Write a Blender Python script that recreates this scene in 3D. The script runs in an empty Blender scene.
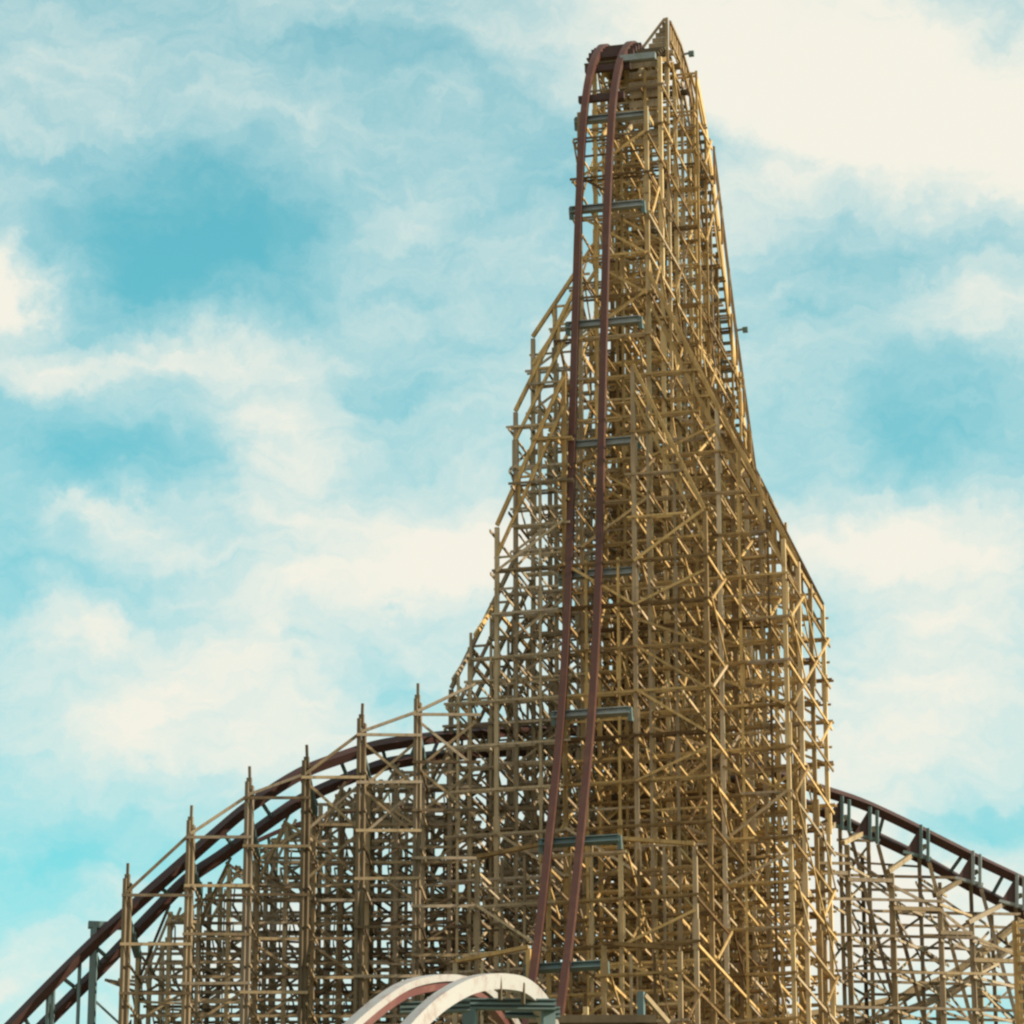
import bpy, math, random
from mathutils import Vector

random.seed(11)
SC = bpy.context.scene
COL = SC.collection
R = math.radians

# ------------------------------------------------------------------ camera
F_PX, PITCH, EYE = 4000.0, R(19), Vector((0, 0, 1.7))
cam_d = bpy.data.cameras.new('camera')
cam = bpy.data.objects.new('camera', cam_d)
COL.objects.link(cam)
cam.location = EYE
cam.rotation_euler = (R(90) + PITCH, 0, 0)
cam_d.sensor_width = 36
cam_d.lens = 36 * F_PX / 1024
cam_d.clip_end = 6000
SC.camera = cam


def at(x, y, Y):
    """world point seen at pixel x, y of the photograph, Y metres ahead of the camera"""
    c, s = math.cos(PITCH), math.sin(PITCH)
    a, b = (x - 512) / F_PX, (512 - y) / F_PX
    d = Vector((a, c - b * s, s + b * c))
    return EYE + d * (Y / d.y)


# tower frame: U to the right along a bent, V away along the lift
AZ = R(14)
U = Vector((math.cos(AZ), -math.sin(AZ), 0))
V = Vector((math.sin(AZ), math.cos(AZ), 0))
ZA = Vector((0, 0, 1))
ORG = Vector((4.19, 120.0, 0))


def P(u, v, z):
    return ORG + U * u + V * v + ZA * z


# ------------------------------------------------------------------ materials
def new_mat(name):
    m = bpy.data.materials.new(name)
    m.use_nodes = True
    nt = m.node_tree
    b = nt.nodes['Principled BSDF']
    return m, nt, b


def wood(name, c_dark, c_light, grey=0.25):
    m, nt, b = new_mat(name)
    N, L = nt.nodes.new, nt.links.new
    oi = N('ShaderNodeObjectInfo')
    geo = N('ShaderNodeNewGeometry')
    n1 = N('ShaderNodeTexNoise'); n1.inputs['Scale'].default_value = 1.3
    n1.inputs['Detail'].default_value = 6; n1.inputs['Roughness'].default_value = 0.65
    L(geo.outputs['Position'], n1.inputs['Vector'])
    # board to board variation
    add = N('ShaderNodeMath'); add.operation = 'MULTIPLY_ADD'
    L(oi.outputs['Random'], add.inputs[0]); add.inputs[1].default_value = 0.95
    mul = N('ShaderNodeMath'); mul.operation = 'MULTIPLY_ADD'
    L(n1.outputs['Fac'], mul.inputs[0]); mul.inputs[1].default_value = 1.0; mul.inputs[2].default_value = -0.48
    L(mul.outputs[0], add.inputs[2])
    cr = N('ShaderNodeMix'); cr.data_type = 'RGBA'; cr.clamp_factor = True
    L(add.outputs[0], cr.inputs['Factor'])
    cr.inputs['A'].default_value = (*c_dark, 1); cr.inputs['B'].default_value = (*c_light, 1)
    # weathered grey boards here and there
    rnd = N('ShaderNodeMath'); rnd.operation = 'MULTIPLY'
    L(oi.outputs['Random'], rnd.inputs[0]); rnd.inputs[1].default_value = 17.31
    fr = N('ShaderNodeMath'); fr.operation = 'FRACT'; L(rnd.outputs[0], fr.inputs[0])
    mr = N('ShaderNodeMapRange'); mr.inputs['From Min'].default_value = 1 - grey
    mr.inputs['From Max'].default_value = min(1.0, 1 - grey + 0.35); mr.inputs['To Max'].default_value = 0.7
    L(fr.outputs[0], mr.inputs['Value'])
    c2 = N('ShaderNodeMix'); c2.data_type = 'RGBA'
    L(mr.outputs[0], c2.inputs['Factor']); L(cr.outputs['Result'], c2.inputs['A'])
    g = sum(c_light) / 3
    c2.inputs['B'].default_value = (g * 1.15, g * 0.92, g * 0.70, 1)
    # dark water streaks along the grain
    mp = N('ShaderNodeMapping'); mp.inputs['Scale'].default_value = (9, 9, 0.6)
    L(geo.outputs['Position'], mp.inputs['Vector'])
    n2 = N('ShaderNodeTexNoise'); n2.inputs['Scale'].default_value = 1.0; n2.inputs['Detail'].default_value = 4
    L(mp.outputs[0], n2.inputs['Vector'])
    mr2 = N('ShaderNodeMapRange'); mr2.inputs['From Min'].default_value = 0.5; mr2.inputs['From Max'].default_value = 0.75
    mr2.inputs['To Max'].default_value = 0.5
    L(n2.outputs['Fac'], mr2.inputs['Value'])
    c3 = N('ShaderNodeMix'); c3.data_type = 'RGBA'
    L(mr2.outputs[0], c3.inputs['Factor']); L(c2.outputs['Result'], c3.inputs['A'])
    c3.inputs['B'].default_value = (c_dark[0] * 0.6, c_dark[1] * 0.6, c_dark[2] * 0.65, 1)
    L(c3.outputs['Result'], b.inputs['Base Color'])
    b.inputs['Roughness'].default_value = 0.78
    b.inputs['Specular IOR Level'].default_value = 0.3
    return m


def painted(name, col, rough=0.4, wear=(0.1, 0.05, 0.03), amt=0.5, metallic=0.0, scale=2.2):
    m, nt, b = new_mat(name)
    N, L = nt.nodes.new, nt.links.new
    geo = N('ShaderNodeNewGeometry')
    n = N('ShaderNodeTexNoise'); n.inputs['Scale'].default_value = scale; n.inputs['Detail'].default_value = 8
    n.inputs['Roughness'].default_value = 0.7
    L(geo.outputs['Position'], n.inputs['Vector'])
    mr = N('ShaderNodeMapRange'); mr.inputs['From Min'].default_value = 0.5; mr.inputs['From Max'].default_value = 0.72
    mr.inputs['To Max'].default_value = amt
    L(n.outputs['Fac'], mr.inputs['Value'])
    c = N('ShaderNodeMix'); c.data_type = 'RGBA'
    L(mr.outputs[0], c.inputs['Factor'])
    c.inputs['A'].default_value = (*col, 1); c.inputs['B'].default_value = (*wear, 1)
    L(c.outputs['Result'], b.inputs['Base Color'])
    r = N('ShaderNodeMapRange'); r.inputs['To Min'].default_value = rough; r.inputs['To Max'].default_value = min(1, rough + 0.3)
    L(n.outputs['Fac'], r.inputs['Value']); L(r.outputs[0], b.inputs['Roughness'])
    b.inputs['Metallic'].default_value = metallic
    return m


M_GOLD = wood('golden_timber', (0.085, 0.043, 0.013), (0.55, 0.36, 0.15), 0.3)
M_POST = wood('grey_brown_post_timber', (0.05, 0.035, 0.019), (0.215, 0.16, 0.10), 0.45)
M_SHADEGREY = wood('shade_grey_timber', (0.075, 0.047, 0.023), (0.45, 0.345, 0.22), 0.45)  # greyer timber copy: shade on the left flank put into the colour
M_PALE = wood('pale_sunlit_tint_timber', (0.19, 0.115, 0.05), (0.66, 0.49, 0.27), 0.35)  # paler timber copy: sunlight on right-hand posts and edges put into the colour
M_OLD = wood('weathered_timber', (0.062, 0.039, 0.019), (0.37, 0.275, 0.165), 0.45)
M_RED = painted('maroon_rail_paint', (0.056, 0.0145, 0.0075), 0.45, (0.095, 0.034, 0.017), 0.8)
M_DKRED = painted('dark_maroon_paint', (0.045, 0.0155, 0.012), 0.5, (0.075, 0.03, 0.02), 0.7)
M_GALV = painted('galvanised_steel', (0.23, 0.255, 0.255), 0.45, (0.13, 0.12, 0.10), 0.6, 0.5)
M_TEAL = painted('teal_grey_steel', (0.085, 0.135, 0.14), 0.45, (0.12, 0.09, 0.06), 0.5)
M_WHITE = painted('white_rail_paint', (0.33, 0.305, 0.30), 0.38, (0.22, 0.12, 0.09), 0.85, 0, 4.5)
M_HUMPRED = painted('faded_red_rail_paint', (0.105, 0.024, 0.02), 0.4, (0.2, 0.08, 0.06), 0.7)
M_HILITE = painted('highlight_steel', (0.35, 0.34, 0.34), 0.28, (0.16, 0.10, 0.08), 0.7, 0.9)
M_DARK = painted('dark_plank', (0.10, 0.075, 0.045), 0.8, (0.06, 0.045, 0.03), 0.6)


# ------------------------------------------------------------------ object helpers
def thing(name, label, cat, loc, group=None):
    o = bpy.data.objects.new(name, None)
    o.empty_display_size = 0.3
    COL.objects.link(o)
    o.location = loc
    o['label'] = label; o['category'] = cat
    if group:
        o['group'] = group
    return o


ROOT = {}


class MB:
    def __init__(self):
        self.v, self.f, self.mi = [], [], []

    def box(self, a, b, w, h, side=None, mi=0, jit=0.0):
        """a board from a to b: w across (along side), h in the third direction"""
        a, b = Vector(a), Vector(b)
        if jit:
            a = a + Vector((random.uniform(-jit, jit), random.uniform(-jit, jit), random.uniform(-jit, jit)))
            b = b + Vector((random.uniform(-jit, jit), random.uniform(-jit, jit), random.uniform(-jit, jit)))
        d = (b - a)
        if d.length < 1e-5:
            return self
        d.normalize()
        if side is None:
            side = d.cross(ZA)
            if side.length < 1e-3:
                side = U.copy()
        s = (side - d * side.dot(d)).normalized()
        t = d.cross(s)
        k = len(self.v)
        for p in (a, b):
            for i, j in ((-1, -1), (1, -1), (1, 1), (-1, 1)):
                self.v.append(p + s * (w / 2 * i) + t * (h / 2 * j))
        for q in ((0, 1, 2, 3), (7, 6, 5, 4), (0, 4, 5, 1), (1, 5, 6, 2), (2, 6, 7, 3), (3, 7, 4, 0)):
            self.f.append(tuple(k + i for i in q)); self.mi.append(mi)
        return self

    def poly_prism(self, pts, off, mi=0):
        k, n = len(self.v), len(pts)
        for p in pts: self.v.append(Vector(p))
        for p in pts: self.v.append(Vector(p) + off)
        self.f.append(tuple(range(k, k + n))); self.mi.append(mi)
        self.f.append(tuple(reversed(range(k + n, k + 2 * n)))); self.mi.append(mi)
        for i in range(n):
            j = (i + 1) % n
            self.f.append((k + j, k + i, k + n + i, k + n + j)); self.mi.append(mi)
        return self

    def sweep(self, pts, sides, ups, prof, mis=None):
        """prof: list of (s, t) offsets swept along pts with per-point side and up vectors"""
        k, n = len(self.v), len(prof)
        for p, s, t in zip(pts, sides, ups):
            for a, b in prof:
                self.v.append(p + s * a + t * b)
        for i in range(len(pts) - 1):
            for j in range(n):
                j2 = (j + 1) % n
                self.f.append((k + i * n + j, k + i * n + j2, k + (i + 1) * n + j2, k + (i + 1) * n + j))
                self.mi.append(mis[j] if mis else 0)
        self.f.append(tuple(reversed(range(k, k + n)))); self.mi.append(0)
        e = k + (len(pts) - 1) * n
        self.f.append(tuple(range(e, e + n))); self.mi.append(0)
        return self

    def build(self, name, mats, parent, label=None):
        if not self.v:
            return None
        root = parent
        while root is not None and root.parent is not None:
            root = root.parent
        off = root.location if root is not None else Vector()
        me = bpy.data.meshes.new(name)
        me.from_pydata([tuple(p - off) for p in self.v], [], self.f)
        if not isinstance(mats, (list, tuple)):
            mats = [mats]
        for m in mats:
            me.materials.append(m)
        if len(mats) > 1:
            me.polygons.foreach_set('material_index', self.mi)
        o = bpy.data.objects.new(name, me)
        COL.objects.link(o)
        o.parent = parent
        if label:
            o['label'] = label
        return o


def board(name, a, b, w, h, mat, parent, side=None, jit=0.012):
    return MB().box(a, b, w, h, side, 0, jit).build(name, mat, parent)


def catmull(pts, n):
    pts = [Vector(p) for p in pts]
    q = [pts[0] * 2 - pts[1]] + pts + [pts[-1] * 2 - pts[-2]]
    out = []
    for i in range(1, len(q) - 2):
        for k in range(n):
            t = k / n
            a, b, c, d = q[i - 1], q[i], q[i + 1], q[i + 2]
            out.append(0.5 * ((2 * b) + (c - a) * t + (2 * a - 5 * b + 4 * c - d) * t * t + (3 * b - a - 3 * c + d) * t ** 3))
    out.append(pts[-1])
    return out


def tangents(pts):
    out = []
    for i in range(len(pts)):
        a, b = pts[max(0, i - 1)], pts[min(len(pts) - 1, i + 1)]
        out.append((b - a).normalized())
    return out


def interp(tab, x):
    if x <= tab[0][0]:
        return tab[0][1]
    for (x0, y0), (x1, y1) in zip(tab, tab[1:]):
        if x <= x1:
            return y0 + (y1 - y0) * (x - x0) / (x1 - x0)
    return tab[-1][1]


# ------------------------------------------------------------------ ground
def build_ground():
    n, S = 60, 3000.0
    vs, fs = [], []
    for i in range(n + 1):
        for j in range(n + 1):
            x, y = (i / n - 0.5) * 2, (j / n - 0.5) * 2
            X, Y = x * abs(x) * S, y * abs(y) * S
            r = math.hypot(X, Y)
            h = 0.0 if r < 260 else (r - 260) * 0.004 * math.sin(X * 0.004 + 1) * math.cos(Y * 0.005)
            vs.append((X, Y, h))
    for i in range(n):
        for j in range(n):
            k = i * (n + 1) + j
            fs.append((k, k + n + 1, k + n + 2, k + 1))
    me = bpy.data.meshes.new('ground'); me.from_pydata(vs, [], fs)
    o = bpy.data.objects.new('ground', me); COL.objects.link(o)
    o['kind'] = 'structure'
    o['label'] = 'dry grass and bare earth under the wooden coaster'
    m, nt, b = new_mat('dry_grass_ground')
    N, L = nt.nodes.new, nt.links.new
    geo = N('ShaderNodeNewGeometry')
    n1 = N('ShaderNodeTexNoise'); n1.inputs['Scale'].default_value = 0.08; n1.inputs['Detail'].default_value = 10
    L(geo.outputs['Position'], n1.inputs['Vector'])
    c = N('ShaderNodeValToRGB')
    c.color_ramp.elements[0].position = 0.38; c.color_ramp.elements[0].color = (0.09, 0.10, 0.04, 1)
    c.color_ramp.elements[1].position = 0.62; c.color_ramp.elements[1].color = (0.30, 0.22, 0.13, 1)
    L(n1.outputs['Fac'], c.inputs['Fac']); L(c.outputs['Color'], b.inputs['Base Color'])
    b.inputs['Roughness'].default_value = 0.95
    me.materials.append(m)


build_ground()

# ------------------------------------------------------------------ main track: lift and drop
TRACK = [(52, 0.6), (40, 16.5), (28, 32.4), (20, 43.0), (16, 48.3), (12, 53.4), (9.7, 57.0), (8.2, 59.2), (7.0, 60.5), (5.8, 61.2), (4.7, 61.35), (3.7, 61.2),
         (2.65, 60.55), (1.4, 59.25), (0.4, 57.3), (-0.45, 53.7), (-1.08, 49.3), (-1.62, 45.0), (-2.15, 40.5), (-3.22, 35.75),
         (-4.9, 31.25), (-6.87, 26.85), (-9.6, 22.2), (-13.5, 17.5), (-19, 13.2), (-27, 10), (-40, 8)]
TC = -1.475          # u of the track's centre line
GA = 0.475           # half gauge

DROP_TAB = sorted([(v, z) for v, z in TRACK if v <= 3.7])
LIFT_TAB = sorted([(v, z) for v, z in TRACK if v >= 3.7])


def track_z(v):
    return interp(DROP_TAB, v) if v < 3.7 else interp(LIFT_TAB, v)


def drop_v(z):
    return interp(sorted((zz, vv) for vv, zz in DROP_TAB), z)


main = thing('coaster_track', 'rust red steel track plunging down the front of the tall wooden tower', 'coaster track', P(TC, -5, 0))
path2 = catmull([Vector((v, z, 0)) for v, z in TRACK], 8)
tan2 = tangents(path2)
RAIL = [(-0.105, -0.12), (0.105, -0.12), (0.105, 0.12), (-0.105, 0.12)]
for s in (-1, 1):
    pts = [P(TC + s * GA, p.x, p.y) for p in path2]
    ups = []
    for t in tan2:
        d = (V * t.x + ZA * t.y)
        ups.append(U.cross(d).normalized())
    mb = MB().sweep(pts, [U] * len(pts), ups, RAIL)
    # running plate on the outer face
    mb.sweep([p + q * (0.15 if q.z >= 0 or True else 0) for p, q in zip(pts, ups)], [U] * len(pts), ups,
             [(-0.075, -0.018), (0.075, -0.018), (0.075, 0.018), (-0.075, 0.018)])
    ro = mb.build('rail', M_RED, main)
    MB().sweep([p + q * 0.172 for p, q in zip(pts, ups)], [U] * len(pts), ups,
               [(-0.03, -0.006), (0.03, -0.006), (0.03, 0.006), (-0.03, 0.006)]).build('highlight_strip', M_HILITE, ro)  # thin bright strip added to imitate the sky's highlight along the rail


def track_frame(z):
    v = drop_v(z)
    e = 0.4
    v2, v1 = drop_v(z + e), drop_v(z - e)
    d = (V * (v1 - v2) + ZA * (-2 * e)).normalized()
    n = U.cross(d).normalized()      # away from the timber or into it
    if n.dot(V) > 0:
        n = -n
    return v, d, n


for z in (57.2, 53.6, 49.3, 45.0, 40.5, 35.7, 31.3, 27.1):
    v, d, n = track_frame(z)
    c0 = -n * 0.27
    mb = MB()
    a, b = P(-2.32, v, z) + c0, P(0.12, v, z) + c0
    # I section cross beam
    mb.box(a, b, 0.17, 0.035, d)
    mb.box(a + n * 0.13, b + n * 0.13, 0.22, 0.03, d) if False else None
    mb.box(a + d * 0.1, b + d * 0.1, 0.03, 0.2, d)
    mb.box(a - d * 0.1, b - d * 0.1, 0.03, 0.2, d)
    mb.build('ledger', M_GALV if z > 32 else M_TEAL, main)
    for u in (-2.28, 0.12):
        q = P(u, v, z) + c0
        MB().box(q + ZA * 0.1, q - ZA * 0.26 - n * 0.1, 0.13, 0.16, U).box(q + n * 0.05, q - n * 0.4 - ZA * 0.1, 0.07, 0.12, U).build('bracket', M_TEAL, main)
# cross ties between the rails at the crest
for p in [(0.9, 58.3), (1.9, 59.85)] + [(2.5 + 0.42 * k, track_z(2.5 + 0.42 * k) + 0.22) for k in range(9)]:
    MB().box(P(TC - GA - .3, p[0], p[1] - 0.3), P(TC + GA + .3, p[0], p[1] - 0.3), 0.2, 0.22).build('cross_tie', M_DKRED, main)
MB().box(P(-1.0, 1.75, 59.75), P(0.2, 1.75, 59.75), 0.2, 0.22).build('ledger', M_GALV, main)
# chain trough on the lift
lift_pts = [(v, z) for v, z in TRACK if v >= 5]
for s in (-0.11, 0.11):
    mb = MB()
    for (v0, z0), (v1, z1) in zip(lift_pts, lift_pts[1:]):
        mb.box(P(TC + s, v0, z0 - 0.02), P(TC + s, v1, z1 - 0.02), 0.05, 0.16)
    mb.build('chain_trough', M_GALV, main)

# ------------------------------------------------------------------ the tower
tower = thing('timber_tower', 'tall golden wooden lattice tower carrying the steep drop of the coaster', 'wooden tower', P(-1, 6, 0))
LV0, LSP = 28.0, 1.415
LEVELS = [3.5, 9.5, 15.5, 20.5] + [LV0 + LSP * i for i in range(-4, 25)]
LINES = [-8.6, -7.5, -6.4, -5.7, -5.0, -4.3, -3.6, -2.85, -2.12, -1.4, -0.6, 0.12, 0.74, 1.5, 2.35, 3.05, 3.7, 4.4]
HALF = {1.6, 4.0, 6.4, 8.8, 11.2, 13.6, 16.0}      # lighter bents between, under the crest and lift only
MAIN = {-8.6, -6.4, -4.3, -2.12, 0.12, 2.35, 4.4}
BENTS = [-9.2, -6.8, -4.4, -2.0, 0.4, 1.6, 2.8, 4.0, 5.2, 6.4, 7.6, 8.8, 10.0, 11.2, 12.4, 13.6, 14.8, 16.0, 17.2, 19.6]


def edge_r(u, v):
    """height of the sloping right edge at u"""
    if v < -8: return 25.2 if u < 2 else 0
    if v < -5: return 27.5 if u < 2.5 else 0
    if v < -3: return 31.2 if u < 2.5 else 0
    if v < 0: return 47.2 - 2.25 * (u - 0.12) if u < 2.5 else 0
    return 51.4 - 2.22 * (u - 0.12)


def edge_l(u, v):
    w = -2.12 - u
    if v < -8: return 24.6 if u > -4.5 else 0
    if v < -5: return 27.5 if u > -4.5 else 0
    if v < -3: return 31.2 if u > -4.5 else 0
    if -3 < v < 0 and u < -6: return 0
    if u < -4.31:                       # outer legs: a second, lower outrigger
        return interp([(4.3, 41.9), (6.4, 37.7), (6.41, 35.2), (8.6, 33.2)], -u) - (1.7 if v < 0 else 0) - (2.0 if v > 6 else 0)
    if v < 0: return 47.0 - 2.2 * w
    if v < 2: return interp([(0, 51.3), (2.18, 46.9)], w)
    if v < 4: return interp([(0, 53.6), (2.18, 50.4)], w)
    return interp([(0, 53.0), (2.18, 48.0 - 0.5 * (v - 5))], w)


def u_max(v):
    """bents beyond the curve stay inside the line of the outer posts"""
    return 4.5 if v < 8 else 4.5 - 0.48 * (v - 7.6)


def top_z(u, v):
    if v in HALF and not -2.2 < u < 0.8: return 0
    core = min(track_z(v) - 0.45, 61.0)
    if v < -3:
        core = edge_r(0.12, v)
    elif v < 0:
        core = 47.2
    elif v < 2:
        core = 57.3
    if -2.2 <= u <= 0.2:
        if -1.5 < u < -0.5 and v < 3.8:
            return min(core, track_z(v) - 0.9)
        return core
    if u > 0.2:
        if u > u_max(v) + 0.05: return 0
        if u == 0.74: return core - 0.15 if 5 < v < 18 else (0 if v > 0 else min(core - 0.3, edge_r(u, v)))
        return min(core - 0.3, edge_r(u, v))
    if u < -6.5 and (v > 12 or v < 4): return 0
    return min(core - 0.3, edge_l(u, v))


def main_line(u):
    return u in MAIN


ztops = {}
for v in BENTS:
    for u in LINES:
        z = top_z(u, v)
        if z > 8:
            ztops[(u, v)] = z

for v in BENTS:
    cols = [(u, ztops[(u, v)]) for u in LINES if (u, v) in ztops]
    # the bent's own mesh: its caps; pieces that do not join are sub-parts
    big = [(u, z) for u, z in cols if main_line(u)]
    groups, mb, last = [], MB(), None
    for (u0, z0), (u1, z1) in zip(big, big[1:]):
        if u0 < -2 and u1 > -1 and v < 3:
            groups.append(mb); mb = MB()  # the track comes through here
            continue
        if u0 == -2.12 and u1 == 0.12:
            if mb.v: groups.append(mb); mb = MB()
            mb.box(P(u0 - .25, v, z0 + 0.09), P(u1 + .25, v, z1 + 0.09), 0.2, 0.15)
            last = z1
            continue
        za, zb = z0, z1
        if u0 < 0.2 and u1 > 0.2: za = min(z0, edge_r(u0, v))
        if u0 < -2.2 and u1 > -2.2: zb = min(z1, edge_l(u1, v))
        if u0 == -6.4 and u1 == -4.3 and v > -3: zb = za + 4.2
        if mb.v and last is not None and abs(za - last) > 0.6: groups.append(mb); mb = MB()
        last = zb
        mb.box(P(u0, v - 0.02, za + 0.06), P(u1, v - 0.02, zb + 0.06), 0.15, 0.11)
        if v > -3 and abs(za - zb) > 1.5:  # double chord with short struts, as on the stepped edges
            mb.box(P(u0, v - 0.02, za - 0.95), P(u1, v - 0.02, zb - 0.95), 0.12, 0.09)
            for k in range(1, 3):
                t = k / 3
                zz = za + (zb - za) * t
                uu = u0 + (u1 - u0) * t
                mb.box(P(uu, v - .02, zz), P(uu, v - .02, zz - 0.95), 0.08, 0.08)
                mb.box(P(uu, v - .02, zz), P(uu + 0.5 * (1 if zb > za else -1), v - .02, zz), 0.06, 0.07)
    groups.append(mb)
    groups = [g for g in groups if g.v]
    if not groups:
        continue
    bent = groups[0].build('bent', M_OLD if v > 0 else M_GOLD, tower)
    for g in groups[1:]:
        g.build('cap', M_GOLD, bent)
    # posts
    for u, z in cols:
        mbp = MB()
        w = (0.135 if v not in HALF else 0.1) if main_line(u) else 0.078
        uj = 0 if main_line(u) else random.uniform(-0.22, 0.22)
        mbp.box(P(u + uj, v, 0), P(u + uj, v, z), w, w * 0.95, U, 0, 0.02)
        zz = random.uniform(20, 26)
        while zz < z - 1.0:               # spliced lengths with side plates
            mbp.box(P(u + uj, v, zz), P(u + uj, v, min(zz + 0.9, z - 0.1)), w + 0.07, w * 0.8, U)
            zz += random.uniform(4.2, 6.2)
        mbp.build('post', M_SHADEGREY if u < -2.5 else (M_PALE if u > 0 and main_line(u) else M_GOLD), bent)
    # ledgers
    for li, z in enumerate(LEVELS):
        run = [u for u, zt in cols if zt > z + 0.12]
        if len(run) < 2:
            continue
        pieces, cur = [], [run[0]]
        for a, b in zip(run, run[1:]):
            ia, ib = LINES.index(a), LINES.index(b)
            gap = any((uu, v) in ztops and ztops[(uu, v)] <= z for uu in LINES[ia + 1:ib] if main_line(uu))
            track_gap = a < -2 and b > -1.1 and v < 3 and z > track_z(v) - 1.0
            if gap or track_gap:
                pieces.append(cur); cur = [b]
            elif cur[-1] - cur[0] > 4.2 or b == -2.12:
                pieces.append(cur + [b]) if False else pieces.append(cur + [b]); cur = [b]
            else:
                cur.append(b)
        pieces.append(cur)
        for pc in pieces:
            if len(pc) < 2:
                continue
            e = random.uniform(0.12, 0.3)
            mbl = MB()
            mbl.box(P(pc[0] - e, v - 0.125, z), P(pc[-1] + e, v - 0.125, z), 0.04, 0.074, V, 0, 0.014)
            if z > 22:
                mbl.box(P(pc[0] - e, v + 0.125, z), P(pc[-1] + e, v + 0.125, z), 0.04, 0.074, V, 0, 0.014)
            mbl.build('ledger', M_SHADEGREY if pc[0] < -2.9 else M_GOLD, bent)
    # lighter boards between the levels
    for li in range(4, len(LEVELS) - 1):
        for (u0, z0), (u1, z1) in zip([c for c in cols if main_line(c[0])], [c for c in cols if main_line(c[0])][1:]):
            z = LEVELS[li] + LSP * random.uniform(0.35, 0.65)
            if z > min(z0, z1) - 0.2 or random.random() > 0.75: continue
            if u0 < -2 and u1 > -1 and v < 3 and z > track_z(v) - 1.0: continue
            board('rail_board', P(u0 - 0.15, v + 0.17, z), P(u1 + 0.15, v + 0.17, z + random.uniform(-.06, .06)), 0.035, 0.07, M_SHADEGREY if u1 < -2 else M_GOLD, bent, V)
    # diagonal braces across the bays
    mains = [(u, zt) for u, zt in cols if main_line(u)]
    for bi, ((u0, z0), (u1, z1)) in enumerate(zip(mains, mains[1:])):
        flip = 0 if u0 > -2 else random.random() < 0.5
        for li in range(4, len(LEVELS) - 1):
            za = LEVELS[li]
            zb = LEVELS[li + 1]
            if u0 > -2 and random.random() < 0.6: zb = za + 0.85
            if za > max(z0, z1): break
            a, b = (u0, u1) if not flip else (u1, u0)
            zta, ztb = (z0, z1) if not flip else (z1, z0)
            ok = za < zta and zb < ztb + 0.2
            if u0 < -2 and u1 > -1 and v < 3 and zb > track_z(v) - 1.0: ok = False
            if ok and random.random() < (0.5 if v < 1 else 0.72):
                board('brace', P(a, v - 0.185, za - 0.05), P(b, v - 0.185, zb + 0.05), 0.04, 0.08, M_SHADEGREY if u1 < -2 else M_GOLD, bent, V)
            if random.random() < (0.6 if u0 < -2 else 0.3 if za > 33 else 0.55): flip = 1 - flip

# longitudinal frames that tie the bents together
for u in LINES:
    vs = [v for v in BENTS if (u, v) in ztops]
    if len(vs) < 2:
        continue
    groups, mb = [], MB()
    for a, b in zip(vs, vs[1:]):          # top stringer following the post tops
        za, zb = ztops[(u, a)], ztops[(u, b)]
        if abs(za - zb) < 2.2:
            mb.box(P(u - 0.02, a, za - 0.12), P(u - 0.02, b, zb - 0.12), 0.07, 0.15)
        elif mb.v:
            groups.append(mb); mb = MB()
    if mb.v: groups.append(mb)
    frame = groups[0].build('side_frame', M_GOLD, tower) if groups else tower
    for g in groups[1:]:
        g.build('stringer', M_GOLD, frame)
    s = 1 if u > -1.1 else -1
    for z in LEVELS:
        run = [v for v in vs if ztops[(u, v)] > z + 0.05]
        if len(run) < 2:
            continue
        if u not in MAIN and random.random() < 0.45: continue
        # split long runs
        k = 0
        while k < len(run) - 1:
            e = min(k + random.choice((4, 6)), len(run) - 1)
            va, vb = run[k], run[e]
            if all(q - p <= 2.5 for p, q in zip(run[k:e], run[k + 1:e + 1])):
                mbg = MB().box(P(u + s * 0.135, va - 0.35, z - 0.17), P(u + s * 0.135, vb + 0.35, z - 0.17), 0.045, 0.088, U, 0, 0.014)
                mbg.build('girt', M_SHADEGREY if u < -2.5 else M_GOLD, frame)
            k = e
    for li in range(4, len(LEVELS) - 1):   # lighter boards between the levels
        for a, b in zip(vs, vs[1:]):
            z = LEVELS[li] + LSP * random.uniform(0.3, 0.6)
            if z < min(ztops[(u, a)], ztops[(u, b)]) - 0.2 and random.random() < 0.55:
                board('rail_board', P(u - s * 0.13, a - .1, z), P(u - s * 0.13, b + .1, z), 0.035, 0.07, M_SHADEGREY if u < -2.5 else M_GOLD, frame, U)
    # diagonals in the side plane
    flip = 0
    for a, b in zip(vs, vs[1:]):
        for li in range(4, len(LEVELS) - 2):
            z0, z1 = LEVELS[li], LEVELS[li + 1]
            flip = 1 - flip
            if min(ztops[(u, a)], ztops[(u, b)]) > z1 and random.random() < (0.45 if u in MAIN else 0.2):
                p, q = (a, b) if flip else (b, a)
                board('diagonal', P(u + s * 0.19, p, z0), P(u + s * 0.19, q, z1), 0.04, 0.08, M_SHADEGREY if u < -2.5 else M_GOLD, frame, U)

# planked crest: boards under the top, slatted hood beside the track
crest = MB()
for i in range(9):                        # plank wall closing the crest behind the track
    z = 57.2 + i * 0.36
    crest.box(P(-1.0, 3.05, z), P(0.04, 3.05, z), 0.06, 0.25, V, 0, 0.02)
crest.build('plank_wall', M_OLD, tower)
deck = MB()
for i in range(15):
    v = 2.3 + i * 0.36
    deck.box(P(-2.35, v, track_z(v) - 0.27), P(0.12, v, track_z(v) - 0.27), 0.27, 0.05, None, 0, 0.01)
deck.build('crest_deck', M_DARK, tower)
hood = MB()
NS = 6
for i in range(NS):                       # triangular slatted front
    t = (i + 0.2) / NS
    z = 60.95 + t * 1.12
    hood.box(P(-0.62 + t * 0.72, 3.9, z), P(0.14, 3.9, z), 0.04, 0.165, V, 0, 0.006)
hood.box(P(-0.68, 3.85, 61.12), P(0.1, 3.85, 62.12), 0.07, 0.08, V)
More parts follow.
